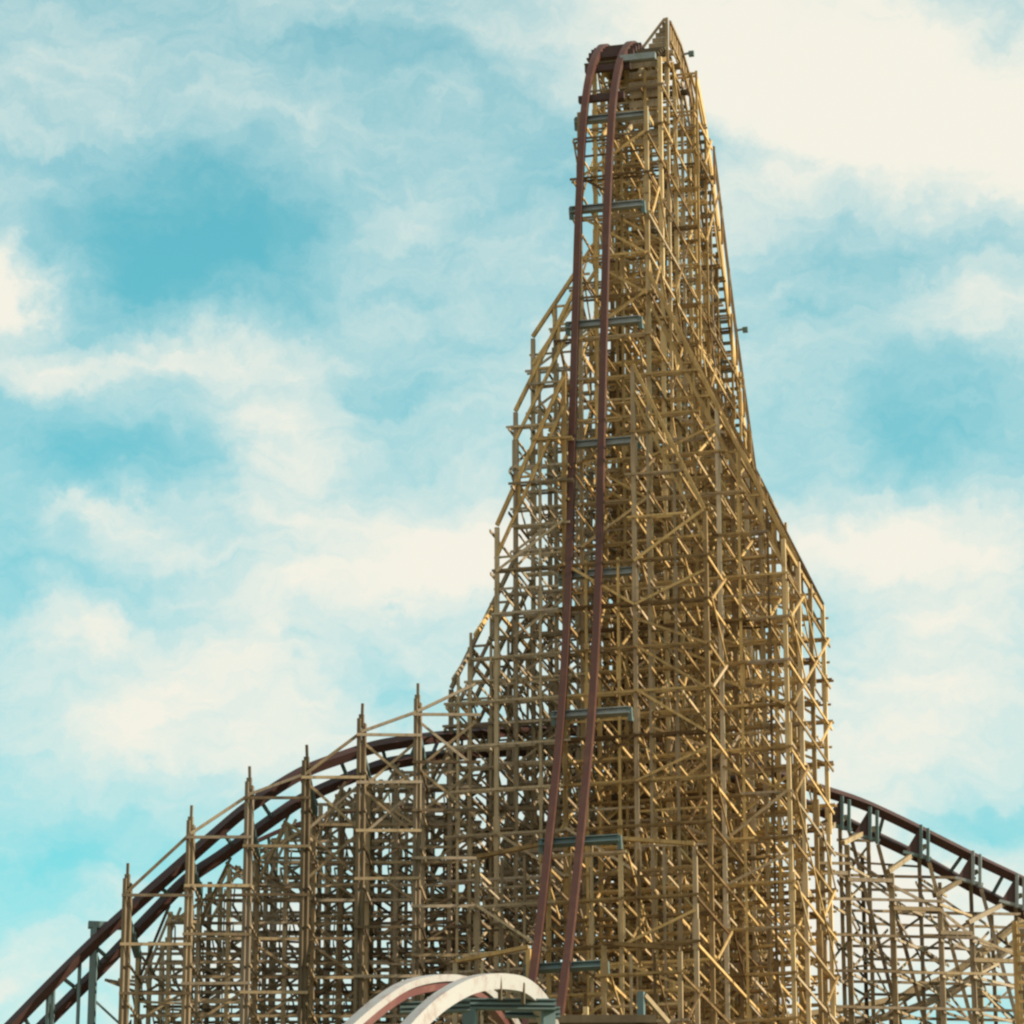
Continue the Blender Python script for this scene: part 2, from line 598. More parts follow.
hood.box(P(0.16, 3.87, 60.4), P(0.16, 3.87, 62.15), 0.09, 0.1, V)
hood.build('slatted_front', M_OLD, tower)
hs = MB()
HT = [(3.9, 62.1), (5.6, 62.05), (7.0, 61.6), (8.2, 60.55), (10.4, 57.9)]
for i in range(16):                       # upright boards down the right side
    v = 4.05 + i * 0.36
    zt = interp(HT, v)
    hs.box(P(0.25, v, zt - 1.0), P(0.25, v, zt), 0.04, 0.24, U, 0, 0.012)
for (v0, z0), (v1, z1) in zip(HT[:-1], HT[1:]):
    for dz in (-0.12, -0.85):
        hs.box(P(0.295, v0, z0 + dz), P(0.295, min(v1, 9.6), z0 + dz + (z1 - z0) * (min(v1, 9.6) - v0) / (v1 - v0)), 0.05, 0.1, U)
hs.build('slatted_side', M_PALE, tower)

# lift walkway with steps and handrails on the right of the lift
walk = MB()
vv = 7.6
while vv < 20:
    z = track_z(vv) - 0.1
    walk.box(P(0.2, vv, z), P(0.72, vv, z), 0.24, 0.05, V)
    vv += 0.21
walkway = walk.build('walkway_steps', M_GALV, tower)
for uu in (0.18, 0.72):
    st = MB()
    vs = [6.2 + 1.2 * i for i in range(12)]
    for a, b in zip(vs, vs[1:]):
        st.box(P(uu, a, track_z(a) - 0.12), P(uu, b, track_z(b) - 0.12), 0.06, 0.3)
    st.build('stringer', M_GOLD, walkway)
for uu in (0.22, 0.78):
    rail = MB()
    vs = [(8.8 if uu > 0.5 else 7.6) + 1.2 * i for i in range(10)]
    for h in (1.1, 0.6):
        for a, b in zip(vs, vs[1:]):
            rail.box(P(uu, a, track_z(a) + h), P(uu, b, track_z(b) + h), 0.05, 0.06)
    for a in vs:
        rail.box(P(uu, a, track_z(a) - 0.3), P(uu, a, track_z(a) + 1.12), 0.07, 0.08, U)
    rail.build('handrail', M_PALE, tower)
for v, dz, u0 in ((5.9, 0.55, 0.24), (8.6, 0.95, 0.24), (12.4, 1.0, 0.74), (16.4, 0.9, 0.74)):   # short arms with lamps off the walkway
    z = track_z(v) + dz
    a = MB().box(P(u0, v, z), P(u0 + 0.4, v, z + 0.05), 0.06, 0.06).build('lamp_arm', M_GALV, tower)
    MB().box(P(u0 + 0.36, v, z + 0.09), P(u0 + 0.36, v, z - 0.09), 0.18, 0.14, U).build('lamp_head', M_TEAL, a)

# ------------------------------------------------------------------ arched hill track through the tower
UPX = [(-40, 1078), (13, 1024), (60, 976), (100, 937), (140, 901), (182, 864), (215, 835), (250, 806), (300, 774), (340, 758), (375, 747), (410, 741), (450, 736),
       (520, 731), (600, 732), (680, 745), (750, 765), (818, 789), (860, 803), (900, 821), (940, 841), (980, 861), (1022, 881), (1070, 906)]
LPX = [(-10, 1080), (45, 1024), (100, 969), (145, 922), (187, 880), (220, 857), (255, 832), (300, 801), (340, 782), (380, 766), (410, 760), (450, 755),
       (520, 751), (600, 753), (680, 767), (750, 785), (819, 810), (868, 833), (918, 857), (968, 885), (1007, 905), (1060, 933)]


def hill_Y(x):
    return interp([(-50, 118.6), (250, 118.9), (418, 120.2), (520, 126), (600, 128), (815, 130), (1100, 131)], x)


hill = thing('hill_track', 'dark maroon banked track arching behind the tower from left to right', 'coaster track', at(590, 740, 128) * 1.0)
hill.location.z = 0
up_pts = catmull([at(x, y, hill_Y(x)) for x, y in UPX], 5)
lo_pts = catmull([at(x, y, hill_Y(x) + 0.55) for x, y in LPX], 5)


def rail_sweep(pts, other, prof, mat, parent, name='rail', mis=None):
    tn = tangents(pts)
    sides, ups = [], []
    for p, t in zip(pts, tn):
        q = min(other, key=lambda o: (o - p).length_squared)
        s = (q - p); s = (s - t * s.dot(t)).normalized()
        sides.append(s); ups.append(t.cross(s))
    mb = MB().sweep(pts, sides, ups, prof, mis)
    return mb.build(name, mat, parent)


HPROF = [(-0.14, -0.15), (0.14, -0.15), (0.14, 0.15), (-0.14, 0.15)]
rail_sweep(up_pts, lo_pts, HPROF, M_DKRED, hill)
rail_sweep(lo_pts, up_pts, HPROF, M_DKRED, hill)
acc = 0
for i in range(1, len(up_pts)):
    acc += (up_pts[i] - up_pts[i - 1]).length
    if acc > 1.25:
        acc = 0
        a = up_pts[i]
        b = min(lo_pts, key=lambda o: (o - a).length_squared)
        board('cross_tie', a, b, 0.09, 0.09, M_TEAL, hill)

# second, lower red track far behind the left posts
far_track = thing('low_track', 'thin red track seen between the left posts beneath the maroon arch', 'coaster track', at(340, 830, 136))
far_track.location.z = 0
fp = catmull([at(x, y, 136) for x, y in [(255, 842), (290, 827), (340, 813), (400, 807), (450, 809)]], 5)
fq = [p + Vector((0, 1.0, -0.15)) for p in fp]
FPROF = [(-0.06, -0.06), (0.06, -0.06), (0.06, 0.06), (-0.06, 0.06)]
rail_sweep(fp, fq, FPROF, M_HUMPRED, far_track)
rail_sweep(fq, fp, FPROF, M_RED, far_track)
for i in range(2, len(fp), 3):
    board('cross_tie', fp[i], fq[i], 0.1, 0.1, M_TEAL, far_track)
for i in range(3, len(fp), 6):
    board('support_post', fp[i] - ZA * 0.2, Vector((fp[i].x, fp[i].y, 0)), 0.2, 0.2, M_OLD, far_track)

# ------------------------------------------------------------------ timber bents under the arch
def frame_members(root, base_pts, heights, mat, lv, zlow=24.0, nxt=None, sp_only=False, post_w=0.125):
    """posts in one bent (base_pts: xy + top), ledgers and X braces between them; stringers on to nxt"""
    n = len(base_pts)
    for i, (p, h) in enumerate(zip(base_pts, heights)):
        w = post_w * (1.35 if i == 0 else 1.0)
        mb = MB()
        if i == 0 and not sp_only:
            for k in (-1, 1):             # twin timbers with a narrow tip
                c = Vector((p.x + k * 0.066, p.y + 0.05 * k, 0))
                mb.box(c, Vector((c.x, c.y, h - (0.12 if k > 0 else 0))), 0.105, 0.17, U, 0, 0.015)
            mb.box(Vector((p.x - 0.01, p.y, h - 0.25)), Vector((p.x - 0.01, p.y, h + 0.14)), 0.15, 0.12, U, 0, 0.01)
            mb.box(Vector((p.x, p.y, h)), Vector((p.x, p.y, h + 0.5)), 0.08, 0.07, U, 0, 0.015)
        else:
            mb.box(Vector((p.x, p.y, 0)), Vector((p.x, p.y, h)), w, w * 0.9, U, 0, 0.02)
        mb.build('post', M_POST if i == 0 and not sp_only else mat, root)
    for z in lv:
        for (p, hp), (q, hq) in zip(zip(base_pts, heights), list(zip(base_pts, heights))[1:]):
            if z < min(hp, hq) - 0.1:
                d = (q - p).normalized()
                side = d.cross(ZA)
                a = Vector((p.x, p.y, z)) + side * 0.14 - d * 0.2
                b = Vector((q.x, q.y, z)) + side * 0.14 + d * 0.2
                board('ledger', a, b, 0.045, 0.085, mat, root)
    for li in range(len(lv) - 1):
        for j in range(n - 1):
            p, q = base_pts[j], base_pts[j + 1]
            if lv[li + 1] < min(heights[j], heights[j + 1]) and lv[li] >= zlow - 0.1 and random.random() < 0.8:
                d = (q - p).normalized(); side = d.cross(ZA)
                a, b = (p, q) if (li + j) % 2 else (q, p)
                board('brace', Vector((a.x, a.y, lv[li])) - side * 0.15, Vector((b.x, b.y, lv[li + 1])) - side * 0.15, 0.04, 0.08, mat, root)
    if nxt:
        bp2, h2 = nxt
        for j in range(min(n, len(bp2))):
            p, q = base_pts[j], bp2[j]
            for li, z in enumerate(lv):
                lim = min(heights[j], h2[j])
                if z > lim - 0.05:
                    continue
                if j == 0 and not sp_only:      # the open front row has its own rails, stepping up with the posts
                    z = min(heights[0], h2[0]) - 0.66 - 1.5 * li
                    if z < 22 or (li > 0 and random.random() < 0.3): continue
                board('stringer', Vector((p.x - .15, p.y - 0.16, z + 0.12)), Vector((q.x + .15, q.y - 0.16, z + 0.12)), 0.045, 0.09, mat, root)
                if j > 0 and z >= zlow and random.random() < 0.45 and z + 0.8 < lim:
                    board('rail_board', Vector((p.x, p.y + 0.13, z + 0.62)), Vector((q.x, q.y + 0.13, z + 0.62 + random.uniform(-.15, .15))), 0.035, 0.07, mat, root)
                if j > 0 and li + 1 < len(lv) and lv[li + 1] < lim and z >= zlow - 0.1 and random.random() < 0.7:
                    a, b = (p, q) if (li + j) % 2 else (q, p)
                    board('brace', Vector((a.x, a.y + 0.15, z)), Vector((b.x, b.y + 0.15, lv[li + 1])), 0.04, 0.08, mat, root)
            if j == 0 and not sp_only:
                if heights[0] > 34:             # crossed braces above the track next to the tower
                    zb = min(heights[0], h2[0]) - 0.66
                    for k in range(2):
                        board('brace', Vector((p.x, p.y + 0.1, zb - 1.5 * k)), Vector((q.x, q.y + 0.1, zb - 1.5 * (k + 1))), 0.045, 0.08, mat, root)
                        board('brace', Vector((p.x, p.y + 0.16, zb - 1.5 * (k + 1))), Vector((q.x, q.y + 0.16, zb - 1.5 * k)), 0.045, 0.08, mat, root)
            if j == 0:
                board('top_rail', Vector((p.x, p.y - 0.1, heights[j] - 0.42)), Vector((q.x, q.y - 0.1, h2[j] - 0.42)), 0.06, 0.09, mat, root)


def z_under(pts, x, drop):
    q = min(pts, key=lambda o: abs(o.x - x))
    return q.z - drop


LEFT = [(128, 876), (191, 818), (249.5, 779), (307, 758), (362, 716), (418, 696)]
LEFT_LABELS = ['lowest pointed timber bent, standing alone at the outer left end of its row',
               'pointed timber bent second from the outer left end of its row',
               'pointed timber bent third from the outer left end of its row',
               'pointed timber bent fourth from the left end, midway up the arch',
               'tall pointed timber bent last but one before the wooden tower',
               'tallest pointed timber bent, right beside the left foot of the wooden tower']
llv = [3, 9, 15, 20] + [24.3 + 1.2 * i for i in range(16)]
lb = []
for px, py in LEFT:
    Y = 117.9
    f = at(px, py, Y)
    pts, hs = [], []
    for k, dy in enumerate((0, 2.3, 4.4, 6.6, 9.0)):
        # rows run away from the camera, splayed a little
        p = Vector((f.x + 0.02 * dy + (0.0 if k == 0 else 0.12 * math.sin(k * 2.1)), f.y + dy, 0))
        pts.append(p)
        if k == 0: hs.append(f.z - 0.1)
        else: hs.append(z_under(lo_pts, p.x, 0.2) + (0.24 * (dy - 2.3) if dy > 3 else 0))
    lb.append((pts, hs))
# the row carries on into the tower
end_f = at(476, 672, 117.9)
lb_end = ([Vector((end_f.x, end_f.y + d, 0)) for d in (0, 2.3, 4.4, 6.6, 9.0)], [end_f.z] + [z_under(lo_pts, end_f.x, 0.6) for _ in range(4)])
for i, (pts, hs) in enumerate(lb):
    root = thing('timber_bent', LEFT_LABELS[i], 'timber bent', Vector((pts[0].x, pts[0].y, 0)), 'pointed timber bents carrying the left side of the arched track')
    frame_members(root, pts, hs, M_OLD, llv, 24.0, lb[i + 1] if i + 1 < len(lb) else lb_end)
    # arm that carries the track
    a = Vector((pts[0].x, pts[0].y + 0.15, z_under(up_pts, pts[0].x, 0.55)))
    b = Vector((pts[1].x, pts[1].y, z_under(lo_pts, pts[1].x, 0.55)))
    board('track_arm', a, b, 0.2, 0.24, M_TEAL, root)
    for j in (1, 2, 3):
        p, h = pts[j], hs[j]
        for sgn in (-1, 1):
            x2 = p.x + sgn * 0.95
            board('knee_brace', Vector((p.x, p.y, h - 1.3)), Vector((x2, p.y - 0.3, z_under(lo_pts, x2, 0.2) + max(0, 0.24 * (pts[j].y - pts[0].y - 2.6)))), 0.05, 0.08, M_OLD, root)

# plain bents half way between the pointed ones, wholly under the track
INNER_LABELS = ['plain timber bent between the two outermost pointed bents, under the track',
                'plain timber bent between the second and third pointed bents from the left',
                'plain timber bent between the third and fourth pointed bents from the left',
                'plain timber bent midway under the arch, left of the tall pointed bent',
                'plain timber bent between the two tallest pointed bents, under the track',
                'plain timber bent tucked between the tallest pointed bent and the tower']
allb = lb + [lb_end]
inner = []
for (p0, h0), (p1, h1) in zip(allb, allb[1:]):
    pts = [p0[k].lerp(p1[k], 0.5) + Vector((0, 0.5, 0)) for k in (1, 2, 4)]
    inner.append((pts, [z_under(lo_pts, p.x, 0.2) + 0.24 * (0, 2.2, 6.8)[k] for k, p in enumerate(pts)]))
for i, (pts, hs) in enumerate(inner):
    root = thing('plain_bent', INNER_LABELS[i], 'timber bent', Vector((pts[0].x, pts[0].y, 0)), 'plain timber bents under the left side of the arched track')
    frame_members(root, pts, hs, M_SHADEGREY, [z + 0.6 for z in llv], 24.0, inner[i + 1] if i + 1 < len(inner) else None, True, 0.1)

# teal steel posts at the far left
TEAL = [(94.7, 928, 'thick teal steel post with a flat cap under the lower left of the arched track'),
        (80, 958, 'thin teal steel post just left of the thick capped one'),
        (51, 988, 'pair of short teal steel legs at the lowest left end of the track')]
for i, (px, py, lab) in enumerate(TEAL):
    f = at(px, py, hill_Y(px) + 0.1)
    root = thing('steel_post', lab, 'steel post', Vector((f.x, f.y, 0)), 'teal steel posts at the left end')
    w = 0.2 if i == 0 else 0.09
    if i == 2:
        for k in (-1, 1):
            MB().box(Vector((f.x + 0.1 * k, f.y, 0)), Vector((f.x + 0.07 * k, f.y, f.z)), 0.1, 0.12, U).build('leg', M_TEAL, root)
    else:
        MB().box(Vector((f.x, f.y, 0)), Vector((f.x, f.y, f.z)), w, w, U).build('shaft', M_TEAL, root)
    if i == 0:
        MB().box(Vector((f.x - 0.2, f.y, f.z + 0.1)), Vector((f.x + 0.9, f.y + 0.2, f.z + 0.1)), 0.25, 0.2).build('cap', M_TEAL, root)
    q = min(lo_pts, key=lambda o: (o - f - Vector((0.8, 0, -1.6))).length_squared)
    board('strut', Vector((f.x, f.y, f.z - 0.5)), q, 0.07, 0.07, M_TEAL, root)
    board('strut', Vector((f.x + .05, f.y + .1, f.z - 2.2)), Vector((f.x + 1.6, f.y + .1, f.z - 3.6)), 0.07, 0.07, M_TEAL, root)

# right bents: low near post, arm rising to the track post, slanted leg, steel bracket
RIGHT = [((822, 838), (840, 801), 'timber bent wedged between the tower and the slender trestle, under the right slope'),
         ((847, 845), (868, 812), 'slender timber bent first clear of the tower under the right slope of the track'),
         ((892, 874), (919, 830), 'timber bent with a slanted leg, second in the clear right of the tower'),
         ((939, 898), (971, 856), 'timber bent third in the clear right of the tower, with a tall grey steel bracket'),
         ((972, 925), (1015, 879), 'sunlit timber bent at the right edge of the row, under a grey bracket'),
         ((1030, 950), (1068, 905), 'timber bent cut off by the right edge')]
rlv = [3, 9, 15, 20] + [24.0 + 1.2 * i for i in range(14)]
rb = []
for (ax, ay), (bx, by), lab in RIGHT:
    A = at(ax, ay, hill_Y(ax) - 1.3)
    B = at(bx, by + 24, hill_Y(bx) + 0.3)
    Cc = B + Vector((0.9, 2.0, -0.5))
    rb.append((A, B, Cc))
for i, ((A, B, Cc), (_, (bx, by), lab)) in enumerate(zip(rb, RIGHT)):
    if i == len(rb) - 1:
        continue
    root = thing('timber_trestle', lab, 'timber bent', Vector((A.x, A.y, 0)), 'timber trestles carrying the right slope of the track')
    pts = [Vector((p.x, p.y, 0)) for p in (A, B, Cc)]
    nx = rb[i + 1]
    frame_members(root, pts, [A.z, B.z, Cc.z], M_OLD, rlv, 24, ([Vector((p.x, p.y, 0)) for p in nx], [p.z for p in nx]), True, 0.125)
    board('track_arm', A + Vector((-0.15, -0.1, 0.05)), B + Vector((0.2, 0.1, 0.3)), 0.16, 0.15, M_OLD, root)
    s = B + Vector((0.3, -0.2, -0.35))
    board('slanted_leg', s, Vector((s.x + 1.6, s.y - 0.3, B.z - 7.5)), 0.12, 0.13, M_OLD, root)
    Yb = hill_Y(bx) - 0.4
    br = MB()
    for k in (2, 9):
        br.box(at(bx + k, by - 6 + k * 0.5, Yb - 0.02), at(bx + k, by + 28 + k * 0.4, Yb - 0.02), 0.1, 0.14, U)
    br.box(at(bx - 16, by + 22, Yb + 0.05), at(bx + 12, by + 29, Yb + 0.05), 0.16, 0.1)
    br.build('track_bracket', M_GALV if i >= 3 else M_TEAL, root)
    MB().poly_prism([at(bx - 14, by + 22, Yb), at(bx + 2, by + 27, Yb), at(bx + 1, by - 3, Yb)], Vector((0, 0.1, 0))).build('gusset_plate', M_DKRED, root)
    board('tie_beam', Vector((A.x, A.y - .15, A.z - 1.2)), Vector((nx[0].x, nx[0].y - .15, A.z - 1.2)), 0.07, 0.13, M_OLD, root)

# slatted stair tower at the right edge
stair = thing('slatted_stair_tower', 'sunlit slatted timber stair tower cut by the right edge of the picture', 'stair tower', Vector((at(1020, 940, 126).x, 126, 0)))
f0 = at(1014, 922, 126)
for dx, dy in ((0, 0), (1.3, -0.3), (0.25, 1.4), (1.55, 1.1)):
    MB().box(Vector((f0.x + dx, 126 + dy, 0)), Vector((f0.x + dx, 126 + dy, f0.z)), 0.16, 0.16, U, 0, 0.02).build('post', M_GOLD, stair)
for k in range(26):
    z = f0.z - 0.15 - 0.31 * k
    board('slat', Vector((f0.x + 0.05, 126 - 0.12, z)), Vector((f0.x + 1.4, 126 - 0.42, z)), 0.04, 0.1, M_GOLD, stair)

# low brown track crossing behind the right trestles
low = thing('brown_track', 'low brown track slanting down to the left behind the right trestles', 'coaster track', Vector((at(960, 960, 136).x, 136, 0)))
la = catmull([at(x, y, 136) for x, y in [(1060, 880), (1013, 926), (970, 962), (930, 985), (880, 1003), (800, 1016), (720, 1030)]], 5)
lbp = [p + Vector((0.25, 0.9, -0.3)) for p in la]
LPROF = [(-0.1, -0.1), (0.1, -0.1), (0.1, 0.1), (-0.1, 0.1)]
rail_sweep(la, lbp, LPROF, M_OLD, low)
rail_sweep(lbp, la, LPROF, M_OLD, low)
for i in range(2, len(la), 2):
    board('cross_tie', la[i], lbp[i], 0.1, 0.1, M_OLD, low)
for i in range(4, len(la), 5):
    board('support_post', la[i] - ZA * 0.2, Vector((la[i].x, la[i].y, 0)), 0.24, 0.24, M_OLD, low)

# ------------------------------------------------------------------ white hump in the foreground
hump = thing('hump_track', 'white railed track hump with red inner sides, closest to the viewer', 'coaster track', Vector((at(460, 1000, 50).x, 50, 0)))
near = catmull([at(x, y, Y) for x, y, Y in [(360, 1085, 47.2), (392, 1050, 47.8), (416, 1023, 48.3), (438, 1003, 48.8), (462, 988.5, 49.4), (482, 982.5, 49.9), (501, 981.5, 50.4), (521, 986, 51), (538, 1001, 51.6), (548, 1022, 52.2), (557, 1055, 53)]], 6)
farr = catmull([at(x, y, Y) for x, y, Y in [(300, 1085, 47.8), (330, 1052, 48.4), (352, 1030, 48.9), (380, 1006, 49.4), (405, 990, 50), (432, 983, 50.5), (455, 983, 51), (476, 990, 51.6), (494, 1004, 52.2), (508, 1022, 52.8), (521, 1050, 53.5)]], 6)
# outer side and top white, inner side and bottom red
WP = [(-0.09, -0.10), (0.09, -0.10), (0.09, 0.10), (-0.09, 0.10)]


def hump_rail(pts, other, prof, mis):
    tn = tangents(pts)
    sides, ups = [], []
    for p, t in zip(pts, tn):
        q = min(other, key=lambda o: (o - p).length_squared)
        s = (q - p); s = (s - t * s.dot(t)).normalized()
        upv = t.cross(s)
        if upv.z < 0: upv = -upv
        sides.append(s); ups.append(upv)
    mb = MB().sweep(pts, sides, ups, prof, mis)
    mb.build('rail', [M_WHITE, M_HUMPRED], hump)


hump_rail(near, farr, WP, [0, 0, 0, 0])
# far rail: white flange above a red web
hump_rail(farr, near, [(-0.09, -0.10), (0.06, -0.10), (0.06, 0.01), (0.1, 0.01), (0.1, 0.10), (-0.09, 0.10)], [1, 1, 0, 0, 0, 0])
for (x0, y0, x1, y1, Y) in ((452, 1004, 556, 1005, 51.3), (400, 1008, 470, 1006, 50.4), (505, 1012, 560, 1013, 51.9), (330, 1040, 420, 1040, 48.4)):
    a, b = at(x0, y0, Y), at(x1, y1, Y + 0.05)
    mb = MB().box(a, b, 0.12, 0.03, None).box(a + ZA * 0.06, b + ZA * 0.06, 0.13, 0.02).box(a - ZA * 0.06, b - ZA * 0.06, 0.13, 0.02).box(a, b, 0.02, 0.12)
    mb.build('ledger', M_TEAL, hump)
for (x, y0, y1, Y) in ((500, 975, 1000, 50.35), (523, 983, 1004, 51.0)):   # clamps over the near rail
    MB().box(at(x, y0, Y - 0.14), at(x, y1, Y - 0.14), 0.045, 0.05, U).build('clamp', M_DARK, hump)
for x, Y in ((470, 51.3), (548, 51.5), (420, 50.4)):
    f = at(x, 1010, Y)
    board('support_post', f, Vector((f.x, f.y, 0)), 0.16, 0.16, M_TEAL, hump)

# dark timber beam on posts right of the hump
beam = thing('timber_beam', 'dark horizontal timber beam on posts right of the white hump', 'beam', Vector((at(590, 1020, 60).x, 60, 0)))
a, b = at(528, 1021, 60), at(656, 1020, 60)
board('beam', a, b, 0.2, 0.12, M_POST, beam)
for t in (0.1, 0.9):
    p = a.lerp(b, t)
    board('post', Vector((p.x, p.y + 0.12, p.z - 0.1)), Vector((p.x, p.y + .12, 0)), 0.2, 0.2, M_OLD, beam)
q = at(641, 992, 60.2)
MB().box(Vector((q.x, q.y, q.z)), Vector((q.x, q.y, 0)), 0.1, 0.12, U).build('green_post', M_TEAL, beam)
board('green_brace', q + Vector((0.05, 0, -0.05)), q + Vector((0.42, 0.3, -0.42)), 0.06, 0.07, M_OLD, beam)

# ------------------------------------------------------------------ light
SUN_AZ = R(105)      # compass-like: 0 = +Y (view direction), 90 = +X (right of picture)
SUN_EL = R(27)
sd = Vector((math.sin(SUN_AZ) * math.cos(SUN_EL), math.cos(SUN_AZ) * math.cos(SUN_EL), math.sin(SUN_EL)))
sun_d = bpy.data.lights.new('sun', 'SUN')
sun_d.energy = 4.8
sun_d.angle = R(0.5)
sun_d.color = (1.0, 0.87, 0.66)
sun = bpy.data.objects.new('sun', sun_d); COL.objects.link(sun)
sun.rotation_euler = sd.to_track_quat('Z', 'Y').to_euler()
sun.location = (60, 60, 90)

# ------------------------------------------------------------------ sky
w = bpy.data.worlds.new('World'); SC.world = w
w.use_nodes = True
nt = w.node_tree
N, L = nt.nodes.new, nt.links.new
bg = nt.nodes['Background']
sky = N('ShaderNodeTexSky'); sky.sky_type = 'NISHITA'; sky.sun_disc = False
sky.sun_elevation = SUN_EL; sky.sun_rotation = SUN_AZ
sky.air_density = 1.0; sky.dust_density = 1.0; sky.ozone_density = 1.0
tc = N('ShaderNodeTexCoord')
sx = N('ShaderNodeSeparateXYZ'); L(tc.outputs['Generated'], sx.inputs[0])


def mth(op, a, b=None, c=None):
    n = N('ShaderNodeMath'); n.operation = op
    for i, x in enumerate((a, b, c)):
        if x is None: continue
        if isinstance(x, (int, float)): n.inputs[i].default_value = x
        else: L(x, n.inputs[i])
    return n.outputs[0]


az = mth('MULTIPLY', mth('ARCTAN2', sx.outputs['X'], sx.outputs['Y']), 180 / math.pi)
el = mth('MULTIPLY', mth('ARCSINE', sx.outputs['Z']), 180 / math.pi)
ae = N('ShaderNodeCombineXYZ'); L(az, ae.inputs[0]); L(el, ae.inputs[1])
wn = N('ShaderNodeTexNoise'); wn.inputs['Scale'].default_value = 0.55; wn.inputs['Detail'].default_value = 5; wn.inputs['Roughness'].default_value = 0.55
L(ae.outputs[0], wn.inputs['Vector'])
wsub = N('ShaderNodeVectorMath'); wsub.operation = 'SUBTRACT'; L(wn.outputs['Color'], wsub.inputs[0]); wsub.inputs[1].default_value = (0.5, 0.5, 0.5)
wsc = N('ShaderNodeVectorMath'); wsc.operation = 'MULTIPLY'; L(wsub.outputs[0], wsc.inputs[0]); wsc.inputs[1].default_value = (2.0, 1.5, 0)
wn2 = N('ShaderNodeTexNoise'); wn2.inputs['Scale'].default_value = 1.9; wn2.inputs['Detail'].default_value = 6; wn2.inputs['Roughness'].default_value = 0.6
L(ae.outputs[0], wn2.inputs['Vector'])
ws2 = N('ShaderNodeVectorMath'); ws2.operation = 'SUBTRACT'; L(wn2.outputs['Color'], ws2.inputs[0]); ws2.inputs[1].default_value = (0.5, 0.5, 0.5)
ws3 = N('ShaderNodeVectorMath'); ws3.operation = 'MULTIPLY_ADD'; L(ws2.outputs[0], ws3.inputs[0]); ws3.inputs[1].default_value = (1.0, 0.8, 0); L(wsc.outputs[0], ws3.inputs[2])
wadd = N('ShaderNodeVectorMath'); wadd.operation = 'ADD'; L(ae.outputs[0], wadd.inputs[0]); L(ws3.outputs[0], wadd.inputs[1])


def sky_dir(x, y):
    c, s = math.cos(PITCH), math.sin(PITCH)
    a, b = (x - 512) / F_PX, (512 - y) / F_PX
    d = Vector((a, c - b * s, s + b * c)).normalized()
    return math.degrees(math.atan2(d.x, d.y)), math.degrees(math.asin(d.z))


DEG = math.degrees(1 / F_PX)
# clouds by where they stand in the sky: x, y, half width, half height, amount
BLOBS = [(190, 85, 140, 50, .2), (60, 110, 130, 55, .04), (880, 90, 180, 105, .82), (1000, 150, 120, 70, .5), (640, 20, 150, 70, .42), (740, 70, 120, 80, .3),
         (2, 285, 42, 48, 1.0), (60, 375, 110, 24, .6), (200, 345, 60, 24, .6), (280, 440, 55, 80, .55), (440, 540, 95, 45, .75), (95, 525, 80, 30, .5),
         (330, 610, 140, 50, .4), (60, 630, 50, 35, .35), (215, 690, 130, 55, .52), (80, 735, 100, 40, .36), (320, 770, 120, 50, .4), (110, 885, 45, 40, .3), (10, 985, 50, 40, .45),
         (910, 545, 150, 48, .62), (870, 730, 130, 60, .42), (980, 640, 120, 60, .4), (900, 850, 160, 60, .55), (880, 960, 260, 60, .5), (560, 330, 130, 60, .25), (980, 300, 90, 40, .3),
         (240, 960, 200, 60, .35), (750, 210, 60, 40, .2),
         (130, 270, 130, 70, -.55), (250, 230, 110, 50, -.4), (70, 450, 120, 50, -.45), (370, 55, 100, 30, -.35), (25, 560, 50, 40, -.25), (880, 240, 100, 42, -.3), (925, 420, 80, 50, -.28),
         (600, 800, 230, 260, .35), (970, 832, 80, 30, -.45), (60, 840, 130, 45, -.4), (260, 830, 80, 30, -.1), (370, 690, 60, 45, -.3), (730, 160, 60, 20, -.25), (820, 610, 60, 40, -.15), (430, 140, 150, 40, -.12)]
tot = None
for x, y, rx, ry, amt in BLOBS:
    a, e = sky_dir(x, y)
    s1 = N('ShaderNodeVectorMath'); s1.operation = 'SUBTRACT'; L(wadd.outputs[0], s1.inputs[0]); s1.inputs[1].default_value = (a, e, 0)
    s2 = N('ShaderNodeVectorMath'); s2.operation = 'MULTIPLY'; L(s1.outputs[0], s2.inputs[0])
    s2.inputs[1].default_value = (1 / (rx * DEG), 1 / (ry * DEG), 0)
    s3 = N('ShaderNodeVectorMath'); s3.operation = 'DOT_PRODUCT'; L(s2.outputs[0], s3.inputs[0]); L(s2.outputs[0], s3.inputs[1])
    g = mth('POWER', 0.45, s3.outputs['Value'])
    tot = mth('MULTIPLY_ADD', g, amt, tot if tot is not None else 0.0)
mp = N('ShaderNodeMapping'); mp.inputs['Scale'].default_value = (0.32, 0.62, 1); mp.inputs['Rotation'].default_value = (0, 0, R(-12))
L(wadd.outputs[0], mp.inputs['Vector'])
fb = N('ShaderNodeTexNoise'); fb.inputs['Scale'].default_value = 1.0; fb.inputs['Detail'].default_value = 8; fb.inputs['Roughness'].default_value = 0.6
L(mp.outputs[0], fb.inputs['Vector'])
behind = mth('MULTIPLY', mth('MAXIMUM', mth('MULTIPLY', sx.outputs['Y'], -1.0), 0.0), 0.8)  # extra unseen cloud added at the viewer's back to warm the fill light
base = mth('ADD', mth('MULTIPLY_ADD', fb.outputs['Fac'], 1.25, -0.08), behind)
mps = N('ShaderNodeMapping'); mps.inputs['Scale'].default_value = (0.55, 1.9, 1); mps.inputs['Rotation'].default_value = (0, 0, R(-24))
L(wadd.outputs[0], mps.inputs['Vector'])
fs = N('ShaderNodeTexNoise'); fs.inputs['Scale'].default_value = 1.0; fs.inputs['Detail'].default_value = 9; fs.inputs['Roughness'].default_value = 0.62
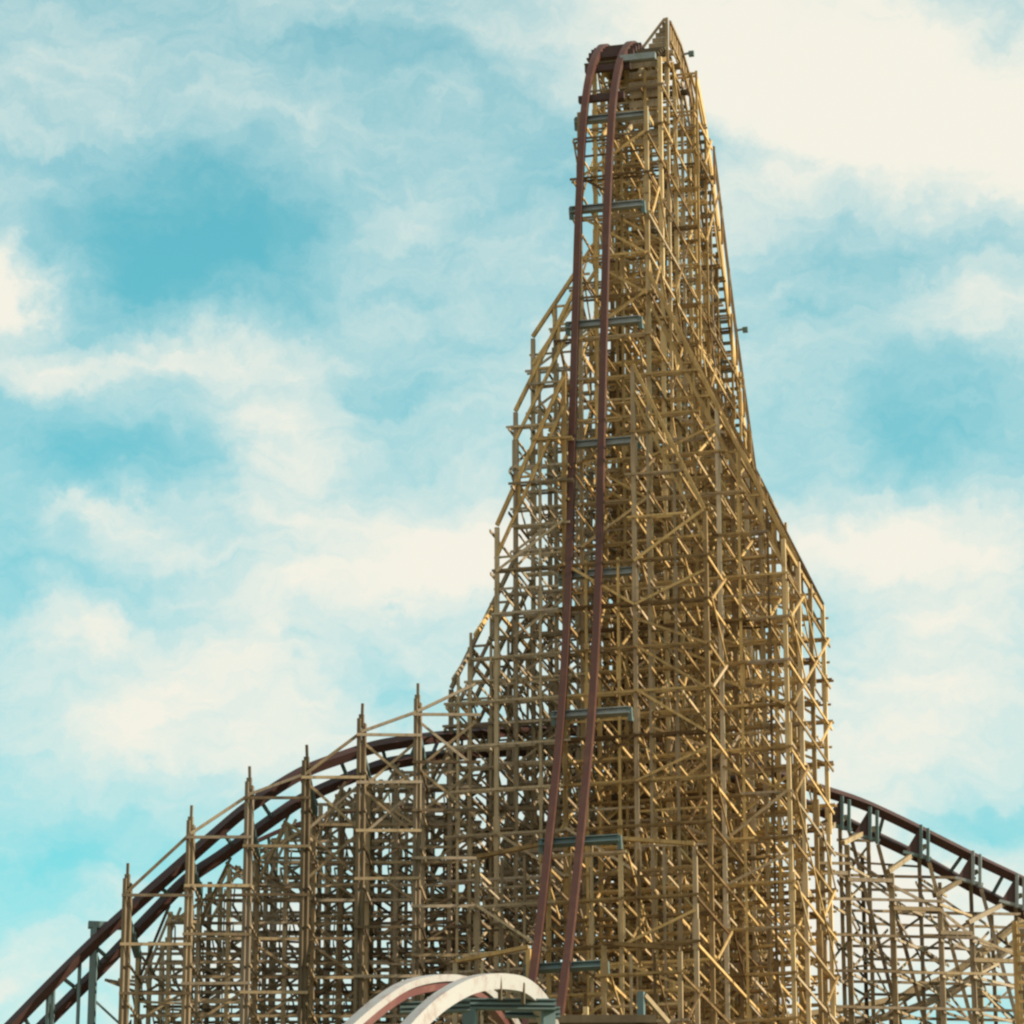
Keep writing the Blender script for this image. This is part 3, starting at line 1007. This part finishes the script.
L(mps.outputs[0], fs.inputs['Vector'])
base = mth('ADD', base, mth('MULTIPLY_ADD', fs.outputs['Fac'], 0.8, -0.42))
cov = mth('ADD', base, tot)
mr = N('ShaderNodeMapRange'); mr.interpolation_type = 'SMOOTHSTEP'
L(cov, mr.inputs['Value']); mr.inputs['From Min'].default_value = -0.25; mr.inputs['From Max'].default_value = 1.35
mask = mr.outputs[0]
# cloud colour: thin veil to thick cream, greyer where dense and low
cc = N('ShaderNodeMix'); cc.data_type = 'RGBA'
mr2 = N('ShaderNodeMapRange'); L(cov, mr2.inputs['Value']); mr2.inputs['From Min'].default_value = 0.45; mr2.inputs['From Max'].default_value = 1.2
L(mr2.outputs[0], cc.inputs['Factor'])
cc.inputs['A'].default_value = (0.68, 0.85, 0.83, 1); cc.inputs['B'].default_value = (0.925, 0.90, 0.79, 1)
blue = N('ShaderNodeMix'); blue.data_type = 'RGBA'; blue.blend_type = 'MULTIPLY'; blue.inputs['Factor'].default_value = 1
L(sky.outputs[0], blue.inputs['A'])
SKY_K = 0.06
CLOUD = 0.6      # clouds and sky are dimmed together, the exposure lifts them again
blue.inputs['B'].default_value = (1.0, 2.45, 1.85, 1)
cs = N('ShaderNodeVectorMath'); cs.operation = 'SCALE'; cs.inputs['Scale'].default_value = CLOUD / SKY_K
L(cc.outputs['Result'], cs.inputs[0])
fin = N('ShaderNodeMix'); fin.data_type = 'RGBA'
L(mask, fin.inputs['Factor']); L(blue.outputs['Result'], fin.inputs['A']); L(cs.outputs[0], fin.inputs['B'])
L(fin.outputs['Result'], bg.inputs['Color'])
bg.inputs['Strength'].default_value = SKY_K
w.cycles.sampling_method = 'MANUAL'; w.cycles.sample_map_resolution = 512

# ------------------------------------------------------------------ render settings
SC.view_settings.view_transform = 'Standard'
SC.view_settings.look = 'None'
SC.view_settings.exposure = 0.72
SC.view_settings.gamma = 1
SC.render.engine = 'CYCLES'
SC.cycles.max_bounces = 6
SC.cycles.diffuse_bounces = 3
SC.cycles.filter_width = 2.4
